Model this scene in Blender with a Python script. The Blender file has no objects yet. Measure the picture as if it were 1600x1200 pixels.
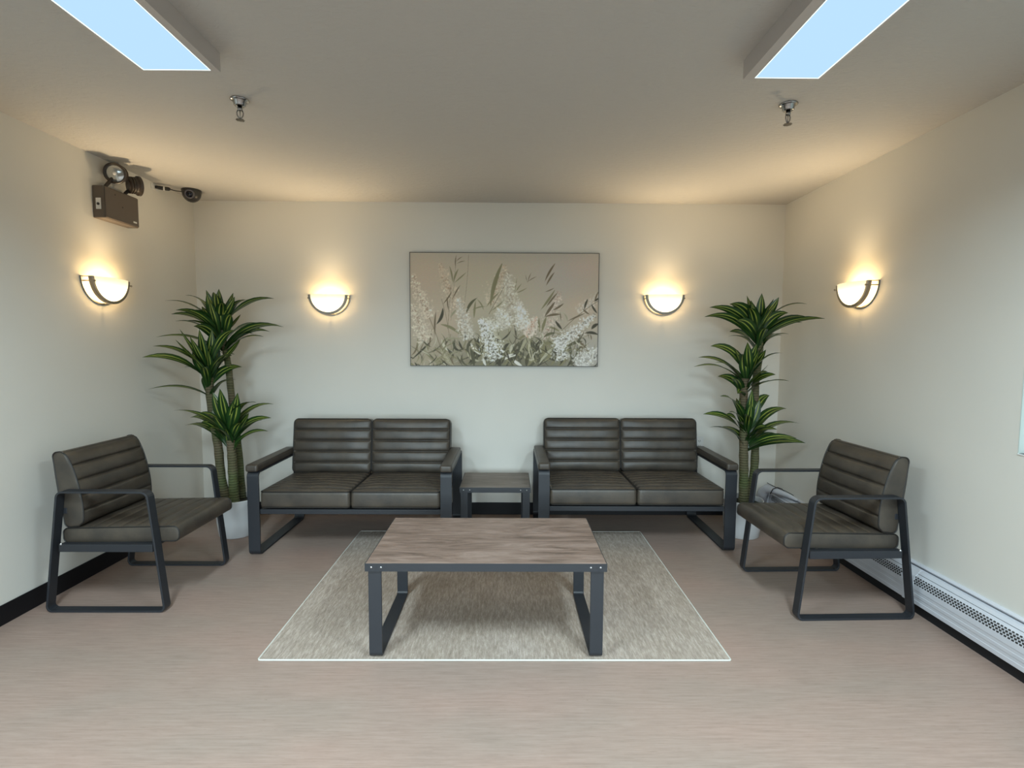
import bpy, bmesh, math, random
import numpy as np
from mathutils import Vector, Matrix

# ------------------------------------------------------------------ scene, camera, light
scene = bpy.context.scene
COL = scene.collection
vs = scene.view_settings
vs.view_transform = 'Standard'; vs.look = 'None'; vs.gamma = 1.0; vs.use_curve_mapping = False
vs.exposure = 0.28
try:
    scene.cycles.max_bounces = 8; scene.cycles.diffuse_bounces = 5
    scene.cycles.sample_clamp_indirect = 4.0
    scene.cycles.caustics_reflective = False; scene.cycles.caustics_refractive = False
except Exception: pass

H = 1.37
PITCH, YAW, ROLL = -0.07176, 0.00696, 0.00495
def cam_axes():
    cy, sy = math.cos(YAW), math.sin(YAW); cp, sp = math.cos(PITCH), math.sin(PITCH)
    f = Vector((sy*cp, cy*cp, sp)); r = Vector((cy, -sy, 0)); u = r.cross(f)
    cr, sr = math.cos(ROLL), math.sin(ROLL)
    return cr*r + sr*u, -sr*r + cr*u, f
cd = bpy.data.cameras.new('camera'); cam = bpy.data.objects.new('camera', cd); COL.objects.link(cam)
r_, u_, f_ = cam_axes()
cam.matrix_world = Matrix(((r_.x, u_.x, -f_.x, 0), (r_.y, u_.y, -f_.y, 0), (r_.z, u_.z, -f_.z, H), (0, 0, 0, 1)))
cd.sensor_width = 36; cd.lens = 820/1600*36; cd.clip_start = 0.05
scene.camera = cam

XL, XR, YB, YF, ZC = -2.466, 2.177, 4.202, -2.6, 2.491

w = bpy.data.worlds.new('world'); scene.world = w; w.use_nodes = True
w.node_tree.nodes['Background'].inputs[0].default_value = (0.75, 0.86, 1.0, 1)
w.node_tree.nodes['Background'].inputs[1].default_value = 1.0

def area(name, loc, rot, sx, sy, power, color, spread=135):
    l = bpy.data.lights.new(name, 'AREA'); l.shape = 'RECTANGLE'; l.size = sx; l.size_y = sy
    l.energy = power; l.color = color; l.spread = math.radians(spread)
    o = bpy.data.objects.new(name, l); COL.objects.link(o); o.location = loc; o.rotation_euler = rot
    return o
COOL = (0.75, 0.93, 1.0)
# added area lamps under the unseen near half of both ceiling fixtures
area('unseen_ceiling_fill', (-1.278, 0.86, ZC-0.0765), (0, 0, 0), 0.24, 0.80, 44, COOL, 160)
area('unseen_ceiling_fill', (1.084, 0.86, ZC-0.0765), (0, 0, 0), 0.24, 0.80, 44, COOL, 160)
# added area lamp as cool daylight from behind; the front wall is solid
area('front_daylight_fill', (-0.15, YF+0.25, 1.15), (math.radians(66), 0, 0), 3.8, 1.5, 50, (0.74, 0.92, 1.0), 75)
SCONCE_POWER = 2.0
SCONCE_UP = 14.5

# ------------------------------------------------------------------ materials
def s2l(c):
    return tuple((x/255/12.92 if x/255 <= 0.04045 else ((x/255+0.055)/1.055)**2.4) for x in c)
def mat(name, color, rough=0.5, metal=0.0, spec=0.5, emit=None, estr=0.0):
    m = bpy.data.materials.new(name); m.use_nodes = True
    b = m.node_tree.nodes['Principled BSDF']
    b.inputs['Base Color'].default_value = (*color, 1)
    b.inputs['Roughness'].default_value = rough; b.inputs['Metallic'].default_value = metal
    b.inputs['Specular IOR Level'].default_value = spec
    if emit: b.inputs['Emission Color'].default_value = (*emit, 1); b.inputs['Emission Strength'].default_value = estr
    return m
def N(m, t, **kw):
    n = m.node_tree.nodes.new(t)
    for k, v in kw.items(): setattr(n, k, v)
    return n
def lk(m, a, b): m.node_tree.links.new(a, b)
def noise_tex(m, scale, vscale=(1, 1, 1), detail=4, rough=0.55, coord='Object', distortion=0.0):
    tc = N(m, 'ShaderNodeTexCoord'); mp = N(m, 'ShaderNodeMapping'); mp.inputs['Scale'].default_value = vscale
    nt = N(m, 'ShaderNodeTexNoise'); nt.inputs['Scale'].default_value = scale; nt.inputs['Detail'].default_value = detail
    nt.inputs['Roughness'].default_value = rough; nt.inputs['Distortion'].default_value = distortion
    lk(m, tc.outputs[coord], mp.inputs[0]); lk(m, mp.outputs[0], nt.inputs['Vector'])
    return nt.outputs['Fac']
def ramp(m, fac, stops):
    r = N(m, 'ShaderNodeValToRGB'); e = r.color_ramp.elements
    while len(e) < len(stops): e.new(0.5)
    for i, (p, c) in enumerate(stops): e[i].position = p; e[i].color = (*c, 1)
    lk(m, fac, r.inputs[0]); return r.outputs[0]
def mixc(m, fac, a, b, mode='MIX'):
    n = N(m, 'ShaderNodeMix', data_type='RGBA', blend_type=mode)
    if hasattr(fac, 'links'): lk(m, fac, n.inputs[0])
    else: n.inputs[0].default_value = fac
    for s, x in ((6, a), (7, b)):
        if hasattr(x, 'links'): lk(m, x, n.inputs[s])
        else: n.inputs[s].default_value = (*x, 1)
    return n.outputs[2]
def bump(m, h, strength=0.3, dist=0.01):
    b = N(m, 'ShaderNodeBump'); b.inputs['Strength'].default_value = strength; b.inputs['Distance'].default_value = dist
    lk(m, h, b.inputs['Height']); lk(m, b.outputs[0], m.node_tree.nodes['Principled BSDF'].inputs['Normal'])
def base(m, c): lk(m, c, m.node_tree.nodes['Principled BSDF'].inputs['Base Color'])

M = {}
m = M['wall'] = mat('wall_paint', (0.72, 0.72, 0.665), 0.75, spec=0.25)
f = noise_tex(m, 1.3, detail=2); base(m, ramp(m, f, [(0.35, (0.73, 0.715, 0.66)), (0.65, (0.755, 0.74, 0.685))]))
bump(m, noise_tex(m, 180, detail=2), 0.06, 0.002)
M['wall_front'] = mat('low_bounce_wall_paint', (0.30, 0.28, 0.25), 0.8)  # unseen wall behind the camera, kept dark to cut bounced light
m = M['ceiling'] = mat('ceiling_paint', (0.54, 0.53, 0.51), 0.9, spec=0.15)
f = noise_tex(m, 20, (1.0, 2.0, 1.0), detail=3, distortion=0.8); bump(m, f, 0.55, 0.011)
m = M['floor'] = mat('vinyl_floor', (0.4, 0.33, 0.28), 0.42, spec=0.35)
g1 = noise_tex(m, 5, (1.2, 22, 1), detail=6, rough=0.7)
g2 = noise_tex(m, 1.1, (1, 2.2, 1), detail=2)
g3 = noise_tex(m, 30, (0.7, 9, 1), detail=3, rough=0.6)
c1 = ramp(m, g1, [(0.28, (0.282, 0.209, 0.175)), (0.5, (0.350, 0.261, 0.219)), (0.72, (0.402, 0.307, 0.261))])
c2 = ramp(m, g2, [(0.35, (0.93, 0.97, 0.97)), (0.65, (1.04, 0.99, 0.98))])
c3 = ramp(m, g3, [(0.25, (0.80, 0.78, 0.76)), (0.42, (1, 1, 1))])
g4 = noise_tex(m, 21, (1, 1.6, 1), detail=5, rough=0.6)
c4 = ramp(m, g4, [(0.725, (1, 1, 1)), (0.76, (0.45, 0.42, 0.40))])
base(m, mixc(m, 1.0, mixc(m, 1.0, mixc(m, 1.0, c1, c2, 'MULTIPLY'), c3, 'MULTIPLY'), c4, 'MULTIPLY'))
bump(m, g1, 0.05, 0.002)
M['baseboard'] = mat('black_vinyl_baseboard', (0.006, 0.006, 0.008), 0.5, spec=0.3)
m = M['leather'] = mat('dark_brown_leather', (0.032, 0.028, 0.024), 0.42, spec=0.55)
f = noise_tex(m, 9, detail=4); base(m, ramp(m, f, [(0.3, (0.040, 0.034, 0.029)), (0.7, (0.076, 0.062, 0.047))]))
f2 = noise_tex(m, 7, detail=3)
rr = N(m, 'ShaderNodeMapRange'); rr.inputs[3].default_value = 0.32; rr.inputs[4].default_value = 0.50
lk(m, f2, rr.inputs[0]); lk(m, rr.outputs[0], m.node_tree.nodes['Principled BSDF'].inputs['Roughness'])
bump(m, noise_tex(m, 140, detail=4), 0.16, 0.003)
M['piping'] = mat('dark_piping', (0.012, 0.011, 0.010), 0.5)
M['steel'] = mat('slate_powdercoat_steel', (0.020, 0.023, 0.029), 0.45, spec=0.5)
M['screw'] = mat('screw_steel', (0.55, 0.56, 0.58), 0.3, metal=0.9)
def wood(name, cols, sc=1.0):
    m = mat(name, cols[1], 0.5, spec=0.35)
    a = noise_tex(m, 2.6*sc, (1.0, 6, 1), detail=7, rough=0.66, distortion=1.4)
    b = noise_tex(m, 9*sc, (1.0, 26, 1), detail=5, rough=0.7)
    c = ramp(m, a, [(0.30, cols[0]), (0.48, cols[1]), (0.64, cols[2]), (0.8, cols[1])])
    d = ramp(m, b, [(0.30, (0.62, 0.60, 0.58)), (0.5, (1, 1, 1)), (0.75, (1.12, 1.12, 1.12))])
    base(m, mixc(m, 1.0, c, d, 'MULTIPLY')); bump(m, b, 0.10, 0.002)
    return m
M['wood'] = wood('walnut_laminate', [(0.115, 0.080, 0.062), (0.245, 0.172, 0.138), (0.33, 0.245, 0.205)])
M['wood_grey'] = wood('greyish_walnut_laminate', [(0.115, 0.095, 0.080), (0.185, 0.155, 0.132), (0.245, 0.21, 0.182)])
m = M['rug'] = mat('heathered_rug_pile', (0.4, 0.39, 0.34), 0.95, spec=0.1)
a = noise_tex(m, 60, (1.8, 0.30, 1), detail=4, rough=0.75); b = noise_tex(m, 2.2, (1, 1.2, 1), detail=3); c = noise_tex(m, 190, detail=2)
c1 = ramp(m, a, [(0.28, (0.275, 0.232, 0.192)), (0.5, (0.415, 0.350, 0.298)), (0.72, (0.58, 0.51, 0.455))])
c2 = ramp(m, b, [(0.3, (0.88, 0.86, 0.82)), (0.7, (1.06, 1.06, 1.07))])
base(m, mixc(m, 1.0, c1, c2, 'MULTIPLY')); bump(m, c, 0.6, 0.006)
M['rug_edge'] = mat('rug_binding', (0.62, 0.61, 0.56), 0.9)
m = M['pot'] = mat('matte_white_pot', (0.60, 0.61, 0.62), 0.5)
bump(m, noise_tex(m, 60), 0.05, 0.002)
m = M['soil'] = mat('dark_soil', (0.02, 0.022, 0.012), 0.95)
bump(m, noise_tex(m, 60), 0.9, 0.02)
m = M['cane'] = mat('dracaena_cane', (0.1, 0.09, 0.06), 0.8)
tc = N(m, 'ShaderNodeTexCoord'); wv = N(m, 'ShaderNodeTexWave', wave_type='BANDS', bands_direction='Z')
wv.inputs['Scale'].default_value = 17; wv.inputs['Distortion'].default_value = 1.2; wv.inputs['Detail'].default_value = 2
lk(m, tc.outputs['Object'], wv.inputs[0])
f = noise_tex(m, 3.5, detail=2)
c1 = ramp(m, wv.outputs['Fac'], [(0.1, (0.085, 0.078, 0.052)), (0.6, (0.13, 0.117, 0.080))])
c2 = ramp(m, f, [(0.35, (0.75, 1.05, 0.55)), (0.65, (1.15, 0.95, 0.85))])
base(m, mixc(m, 1.0, c1, c2, 'MULTIPLY')); bump(m, wv.outputs['Fac'], 0.5, 0.006)
m = M['leaf'] = mat('striped_dracaena_leaf', (0.03, 0.09, 0.02), 0.36, spec=0.5)
uvn = N(m, 'ShaderNodeUVMap'); sp = N(m, 'ShaderNodeSeparateXYZ'); lk(m, uvn.outputs[0], sp.inputs[0])
DG, MG, YL = (0.008, 0.030, 0.007), (0.020, 0.066, 0.013), (0.36, 0.42, 0.08)
st = ramp(m, sp.outputs[0], [(0.0, DG), (0.15, MG), (0.27, MG), (0.31, YL), (0.36, YL), (0.40, MG),
                            (0.475, DG), (0.525, DG), (0.60, MG), (0.64, YL), (0.69, YL), (0.73, MG), (0.85, MG), (1.0, DG)])
pl = ramp(m, sp.outputs[0], [(0.0, DG), (0.2, MG), (0.5, DG), (0.8, MG), (1.0, DG)])
oi = N(m, 'ShaderNodeObjectInfo')
fd = ramp(m, sp.outputs[1], [(0.0, (0, 0, 0)), (0.30, (0.15, 0.15, 0.15)), (0.45, (0.9, 0.9, 0.9)), (0.85, (1, 1, 1)), (1.0, (0.2, 0.2, 0.2))])
base(m, mixc(m, fd, pl, st))
m.node_tree.nodes['Principled BSDF'].inputs['Roughness'].default_value = 0.34
M['white_enamel'] = mat('white_enamel', (0.62, 0.645, 0.70), 0.38)
M['gap_shade'] = mat('gap_shade', (0.008, 0.008, 0.010), 0.8)  # near-black colour paints the shade in the heater's gaps
M['black'] = mat('black_plastic', (0.012, 0.012, 0.014), 0.4)
M['charcoal'] = mat('charcoal_plastic', (0.028, 0.027, 0.027), 0.35)
m = M['bronze'] = mat('brown_metal_housing', (0.11, 0.088, 0.070), 0.45)
bump(m, noise_tex(m, 60), 0.08, 0.003)
M['bronze_dark'] = mat('dark_brown_plastic', (0.035, 0.027, 0.022), 0.4)
M['chrome'] = mat('chrome', (0.38, 0.38, 0.38), 0.18, metal=1.0)
M['nickel'] = mat('brushed_nickel', (0.30, 0.28, 0.25), 0.33, metal=1.0)
M['reflector'] = mat('lamp_reflector_glass', (0.5, 0.52, 0.52), 0.12, metal=0.8)
M['plate'] = mat('white_plate', (0.72, 0.72, 0.70), 0.4)
M['slot'] = mat('dark_slot', (0.03, 0.03, 0.03), 0.6)
M['fixture'] = mat('white_fixture_housing', (0.50, 0.475, 0.465), 0.5)
M['trim'] = mat('white_trim', (0.78, 0.82, 0.82), 0.4)
def emis(name, color, strength):
    m = bpy.data.materials.new(name); m.use_nodes = True; nt = m.node_tree; nt.nodes.clear()
    e = nt.nodes.new('ShaderNodeEmission'); o = nt.nodes.new('ShaderNodeOutputMaterial')
    e.inputs[0].default_value = (*color, 1); e.inputs[1].default_value = strength; nt.links.new(e.outputs[0], o.inputs[0])
    return m
M['diffuser'] = emis('lit_diffuser', (0.425, 0.64, 0.84), 1.0)
M['edge_glow'] = emis('bright_led_edge', (0.80, 0.98, 1.0), 1.6)
M['pane'] = emis('frosted_daylight_pane', (0.42, 0.52, 0.50), 0.95)
m = M['glass_bowl'] = mat('frosted_glass_bowl', (0.9, 0.86, 0.75), 0.4)
tc = N(m, 'ShaderNodeTexCoord'); sx = N(m, 'ShaderNodeSeparateXYZ'); lk(m, tc.outputs['Object'], sx.inputs[0])
mr = N(m, 'ShaderNodeMapRange'); mr.inputs[1].default_value = -0.10; mr.inputs[2].default_value = -0.012
mr.inputs[3].default_value = 3.0; mr.inputs[4].default_value = 0.72; lk(m, sx.outputs[2], mr.inputs[0])
b_ = m.node_tree.nodes['Principled BSDF']; b_.inputs['Emission Color'].default_value = (1.0, 0.80, 0.46, 1)
lk(m, mr.outputs[0], b_.inputs['Emission Strength'])
m = M['paint'] = mat('painted_canvas', (0.4, 0.4, 0.4), 0.6, spec=0.3)
at = N(m, 'ShaderNodeVertexColor'); at.layer_name = 'Picture'; base(m, at.outputs[0])
M['frame_dark'] = mat('dark_thin_frame', (0.035, 0.032, 0.028), 0.5)

# ------------------------------------------------------------------ helpers
def obj(name, bm, material, parent=None, smooth=False, recalc=True, **props):
    me = bpy.data.meshes.new(name)
    if recalc: bmesh.ops.recalc_face_normals(bm, faces=bm.faces)
    bm.to_mesh(me); bm.free()
    me.materials.append(material)
    if smooth:
        for p in me.polygons: p.use_smooth = True
    o = bpy.data.objects.new(name, me); COL.objects.link(o)
    if parent: o.parent = parent
    for k, v in props.items(): o[k] = v
    return o
def thing(name, label, cat, loc=(0, 0, 0), rotz=0, group=None):
    o = bpy.data.objects.new(name, None); COL.objects.link(o)
    o.location = loc; o.rotation_euler = (0, 0, rotz); o.empty_display_size = 0.1
    o['label'] = label; o['category'] = cat
    if group: o['group'] = group
    return o
def bevel(o, wd=0.003, seg=2):
    md = o.modifiers.new('bevel', 'BEVEL'); md.width = wd; md.segments = seg; md.limit_method = 'ANGLE'
    return o
def box(bm, x0, x1, y0, y1, z0, z1):
    v = [bm.verts.new(p) for p in ((x0, y0, z0), (x1, y0, z0), (x1, y1, z0), (x0, y1, z0), (x0, y0, z1), (x1, y0, z1), (x1, y1, z1), (x0, y1, z1))]
    for f in ((0, 3, 2, 1), (4, 5, 6, 7), (0, 1, 5, 4), (1, 2, 6, 5), (2, 3, 7, 6), (3, 0, 4, 7)): bm.faces.new([v[i] for i in f])
    return v
def nb(): return bmesh.new()
def boxes(*bs):
    bm = nb()
    for b in bs: box(bm, *b)
    return bm
def tube(bm, pts, radii, n=10, closed=False, caps=True):
    pts = [Vector(p) for p in pts]
    if not hasattr(radii, '__len__'): radii = [radii]*len(pts)
    rings = []; k = len(pts); up = None
    for i, p in enumerate(pts):
        if closed: t = pts[(i+1) % k]-pts[i-1]
        else: t = pts[min(i+1, k-1)]-pts[max(i-1, 0)]
        t.normalize()
        if up is None:
            up = Vector((0, 0, 1)) if abs(t.z) < 0.9 else Vector((1, 0, 0))
        a = (up - t*up.dot(t)).normalized(); b = t.cross(a); up = a
        rings.append([bm.verts.new(p + (a*math.cos(2*math.pi*j/n)+b*math.sin(2*math.pi*j/n))*radii[i]) for j in range(n)])
    for i in range(k if closed else k-1):
        A, B = rings[i], rings[(i+1) % k]
        for j in range(n): bm.faces.new((A[j], A[(j+1) % n], B[(j+1) % n], B[j]))
    if caps and not closed: bm.faces.new(rings[0][::-1]); bm.faces.new(rings[-1])
def lathe(bm, prof, n=32, mtx=None):
    rings = []
    for r, z in prof:
        if r < 1e-6: rings.append([bm.verts.new((0, 0, z))])
        else: rings.append([bm.verts.new((r*math.cos(2*math.pi*j/n), r*math.sin(2*math.pi*j/n), z)) for j in range(n)])
    for A, B in zip(rings, rings[1:]):
        for j in range(n):
            a, b = A[j % len(A)], A[(j+1) % len(A)]; c, d = B[(j+1) % len(B)], B[j % len(B)]
            vs_ = []
            for q in (a, b, c, d):
                if q not in vs_: vs_.append(q)
            if len(vs_) > 2: bm.faces.new(vs_)
    if mtx:
        for R in rings:
            for v in R: v.co = mtx @ v.co
def round_poly(pts, radii, seg=5, closed=True):
    """2D corner rounding"""
    out = []; n = len(pts)
    for i in range(n):
        r = radii[i] if hasattr(radii, '__len__') else radii
        if not closed and i in (0, n-1): out.append(Vector(pts[i])); continue
        p = Vector(pts[i]); a = (Vector(pts[i-1])-p).normalized(); b = (Vector(pts[(i+1) % n])-p).normalized()
        ang = a.angle(b)
        if r <= 0: out.append(p); continue
        d = r/math.tan(ang/2); c = p + (a+b).normalized()*(r/math.sin(ang/2))
        s, e = p+a*d-c, p+b*d-c
        for k in range(seg+1):
            t = k/seg; v = s.lerp(e, t).normalized()*r; out.append(c+v)
    return out
def bar_loop(pts, rad, width, th, to3d, closed=True):
    """flat bar bent along a 2D path; width runs across the path's plane; th is its thickness, inwards"""
    P = round_poly(pts, rad, 6, closed); n = len(P)
    area2 = sum(P[i].x*P[(i+1) % n].y-P[(i+1) % n].x*P[i].y for i in range(n)); sgn = 1 if area2 > 0 else -1
    inn = []
    for i in range(n):
        if closed: t = P[(i+1) % n]-P[i-1]
        else: t = P[min(i+1, n-1)]-P[max(i-1, 0)]
        t.normalize(); inn.append(P[i]+Vector((-t.y, t.x))*th*sgn)
    bm = nb(); R = []
    for i in range(n):
        R.append([bm.verts.new(to3d(P[i], 0)), bm.verts.new(to3d(P[i], width)), bm.verts.new(to3d(inn[i], width)), bm.verts.new(to3d(inn[i], 0))])
    for i in range(n if closed else n-1):
        A, B = R[i], R[(i+1) % n]
        for j in range(4): bm.faces.new((A[j], A[(j+1) % 4], B[(j+1) % 4], B[j]))
    if not closed: bm.faces.new(R[0][::-1]); bm.faces.new(R[-1])
    return bm
def cushion(w, l, t, nch, rxy=0.03, rz=0.02, groove=0.009, bulge=0.012, seed=0, first=0.0, rx=None, wedge=0.0, pu=4, pv=4, sb=0.0):
    """upholstered pad, face +Z, channels run along X and are stacked along Y"""
    rnd = random.Random(seed)
    hx, hy, hz = w/2, l/2, t/2
    rx = rx or rxy
    def axis(h, r, inner):
        a = [-h, -h+r*0.15, -h+r*0.4, -h+r*0.7]; core = inner
        out = []
        for q in sorted(a + core + [-x for x in a]):
            if not out or q-out[-1] > 1e-4: out.append(q)
        return out
    xs = axis(hx, rx, [(-1+2*i/14)*(hx-rx) for i in range(15)])
    gs = [-hy + l*(k+first)/nch if first else -hy+l*k/nch for k in range(1, nch)]
    ys_c = set([-(hy-rxy), hy-rxy])
    for i in range(31): ys_c.add(round((-1+2*i/30)*(hy-rxy), 5))
    for g in gs:
        for d in (-0.012, -0.006, -0.003, 0, 0.003, 0.006, 0.012): ys_c.add(g+d)
    ys = axis(hy, rxy, sorted(ys_c))
    zs = [-hz, -hz+rz*0.3, -hz+rz*0.7, -hz+rz, hz-rz, hz-rz*0.7, hz-rz*0.3, hz]; zs = sorted(set(zs))
    ph = rnd.uniform(0, 6)
    def place(x, y, z):
        c = Vector((max(-hx+rx, min(hx-rx, x)), max(-hy+rxy, min(hy-rxy, y)), max(-hz+rz, min(hz-rz, z))))
        d = Vector((x, y, z))-c
        sc = Vector((d.x/rx, d.y/rxy, d.z/rz))
        # cube-corner direction -> sphere
        mx = max(abs(sc.x), abs(sc.y), abs(sc.z))
        if mx > 1e-9:
            sn = sc.normalized()*mx; d = Vector((sn.x*rx, sn.y*rxy, sn.z*rz))
        p = c+d
        u, v = x/hx, y/hy
        k = (sb+(1-sb)*max(0.0, (1-abs(u)**pu)))*max(0.0, (1-abs(v)**pv))
        if z > 0:
            f = z/hz
            p.z += f*bulge*k - wedge*f*(v+1)/2
            ex = min(1, (hx-abs(x))/0.02)
            g = 0
            for gy in gs: g += math.exp(-((y-gy)/0.0042)**2) + 0.40*math.exp(-((y-gy)/0.016)**2)
            p.z -= f*groove*g*max(0, ex)
            p.z += f*0.0022*k*math.sin(x*23+ph+y*9)
        else: p.z += (z/hz)*bulge*0.3*k
        return p
    bm = nb(); cache = {}
    def V(x, y, z):
        key = (round(x, 6), round(y, 6), round(z, 6))
        if key not in cache: cache[key] = bm.verts.new(place(x, y, z))
        return cache[key]
    def grid(A, B, fn):
        for i in range(len(A)-1):
            for j in range(len(B)-1):
                bm.faces.new((fn(A[i], B[j]), fn(A[i+1], B[j]), fn(A[i+1], B[j+1]), fn(A[i], B[j+1])))
    grid(xs, ys, lambda a, b: V(a, b, hz)); grid(xs, ys, lambda a, b: V(a, b, -hz))
    grid(xs, zs, lambda a, b: V(a, -hy, b)); grid(xs, zs, lambda a, b: V(a, hy, b))
    grid(ys, zs, lambda a, b: V(-hx, a, b)); grid(ys, zs, lambda a, b: V(hx, a, b))
    return bm
def piping(w, l, z, r=0.03, rad=0.004):
    P = round_poly([(-w/2, -l/2), (w/2, -l/2), (w/2, l/2), (-w/2, l/2)], r, 5)
    bm = nb(); tube(bm, [(p.x, p.y, z) for p in P], rad, 6, closed=True); return bm
def xform(o, mtx): o.matrix_local = mtx; return o
def copy_tree(o, parent=None, label=None):
    c = o.copy(); COL.objects.link(c)
    if parent: c.parent = parent
    if label: c['label'] = label
    for ch in list(o.children): copy_tree(ch, c)
    return c

# ------------------------------------------------------------------ the room
T = 0.12
obj('floor', boxes((XL-T, XR+T, YF-T, YB+T, -0.1, 0)), M['floor'], kind='structure')
obj('ceiling', boxes((XL-T, XR+T, YF-T, YB+T, ZC, ZC+0.1)), M['ceiling'], kind='structure')
obj('wall_back', boxes((XL-T, XR+T, YB, YB+T, 0, ZC)), M['wall'], kind='structure')
obj('wall_left', boxes((XL-T, XL, YF, YB, 0, ZC)), M['wall'], kind='structure')
obj('wall_front', boxes((XL-T, XR+T, YF-T, YF, 0, ZC)), M['wall_front'], kind='structure')
WY0, WY1, WZ0, WZ1 = 0.95, 2.200, 0.925, 2.1
obj('wall_right', boxes((XR, XR+T, YF, WY0, 0, ZC), (XR, XR+T, WY1, YB, 0, ZC), (XR, XR+T, WY0, WY1, 0, WZ0), (XR, XR+T, WY0, WY1, WZ1, ZC)), M['wall'], kind='structure')
win = obj('window_1', boxes((XR+0.055, XR+0.065, WY0, WY1, WZ0, WZ1)), M['pane'], kind='structure')
fr = obj('window_frame', boxes((XR+0.024, XR+0.055, WY1-0.03, WY1, WZ0, WZ1), (XR+0.024, XR+0.055, WY0, WY0+0.03, WZ0, WZ1),
                         (XR+0.024, XR+0.055, WY0+0.03, WY1-0.03, WZ0, WZ0+0.03), (XR+0.024, XR+0.055, WY0+0.03, WY1-0.03, WZ1-0.03, WZ1)), M['trim'], win)
obj('window_jamb', boxes((XR-0.001, XR+0.024, WY1-0.004, WY1, WZ0, WZ1), (XR-0.001, XR+0.024, WY0, WY0+0.004, WZ0, WZ1)), mat('pale_green_jamb', (0.58, 0.66, 0.63), 0.5), win)
bevel(obj('window_sill', boxes((XR-0.004, XR+0.055, WY0, WY1, WZ0-0.006, WZ0)), M['trim'], win), 0.002)
bevel(obj('baseboard_left', boxes((XL, XL+0.008, YF, YB, 0, 0.1)), M['baseboard'], kind='structure'), 0.003)
bevel(obj('baseboard_back', boxes((XL+0.008, XR, YB-0.008, YB, 0, 0.1)), M['baseboard'], kind='structure'), 0.003)

# ------------------------------------------------------------------ rug
rug = thing('area_rug', 'large heathered grey-beige rug lying on the floor under the coffee table', 'rug', (-0.052, 2.993, 0))
def rug_mesh():
    bm = nb(); nx, ny = 40, 32; W_, L_ = 2.064, 1.592
    g = [[bm.verts.new((-W_/2+W_*i/nx, -L_/2+L_*j/ny, 0.0060+0.0005*math.sin(i*1.7+j*0.9))) for j in range(ny+1)] for i in range(nx+1)]
    for i in range(nx):
        for j in range(ny): bm.faces.new((g[i][j], g[i+1][j], g[i+1][j+1], g[i][j+1]))
    box(bm, -W_/2, W_/2, -L_/2, L_/2, 0.0003, 0.005)
    return bm
obj('pile', rug_mesh(), M['rug'], rug, recalc=False)
bm = nb(); W_, L_ = 2.064, 1.592
tube(bm, [(p.x, p.y, 0.0042) for p in round_poly([(-W_/2, -L_/2), (W_/2, -L_/2), (W_/2, L_/2), (-W_/2, L_/2)], 0.01, 3)], 0.0040, 6, closed=True)
obj('edge_binding', bm, M['rug_edge'], rug)

# ------------------------------------------------------------------ tables
def table(name, label, x0, x1, y0, y1, h, mw, barw, zf, inset=0.02):
    cx, cy = (x0+x1)/2, (y0+y1)/2
    t = thing(name, label, 'table', (cx, cy, zf)); h = h-zf
    hx, hy = (x1-x0)/2, (y1-y0)/2
    bevel(obj('tabletop', boxes((-hx+0.003, hx-0.003, -hy+0.003, hy-0.003, h-0.022, h)), mw, t), 0.0015)
    e = 0.003; ap = 0.036
    fr = obj('apron_frame', boxes((-hx, hx, -hy, -hy+e, h-ap, h-0.001), (-hx, hx, hy-e, hy, h-ap, h-0.001),
                            (-hx, -hx+e, -hy+e, hy-e, h-ap, h-0.001), (hx-e, hx, -hy+e, hy-e, h-ap, h-0.001)), M['steel'], t)
    for sx in (-1, 1):
        for k in (0.028, 0.070):
            bm = nb(); lathe(bm, [(0, 0.0025), (0.003, 0.002), (0.0045, 0)], 12, Matrix.Translation((sx*(hx-k), -hy, h-ap/2)) @ Matrix.Rotation(math.radians(90), 4, 'X'))
            obj('screw', bm, M['screw'], fr, smooth=True)
        yo = hy-0.008
        bm = bar_loop([(-yo, h-0.024), (-yo, 0.0), (yo, 0.0), (yo, h-0.024)], [0, 0.022, 0.022, 0], barw, 0.010,
                      (lambda p, q, sx=sx: (sx*(hx-inset)-sx*q, p.x, p.y)), closed=False)
        bevel(obj('leg_frame', bm, M['steel'], t), 0.0015)
    bm = boxes((-hx+inset+barw, hx-inset-barw, -0.02, 0.02, h-0.045, h-0.024)); obj('cross_bar', bm, M['steel'], t)
    return t
table('coffee_table', 'low coffee table with brown wood-grain top and dark steel loop legs on the rug', -0.616, 0.431, 2.204, 2.811, 0.434, M['wood'], 0.057, 0.0067, 0.012)
table('side_table', 'small square side table with grey-brown wood-grain top between the two loveseats', -0.333, 0.158, 3.55, 3.98, 0.40, M['wood_grey'], 0.05, 0.0067, 0.006)

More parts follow.
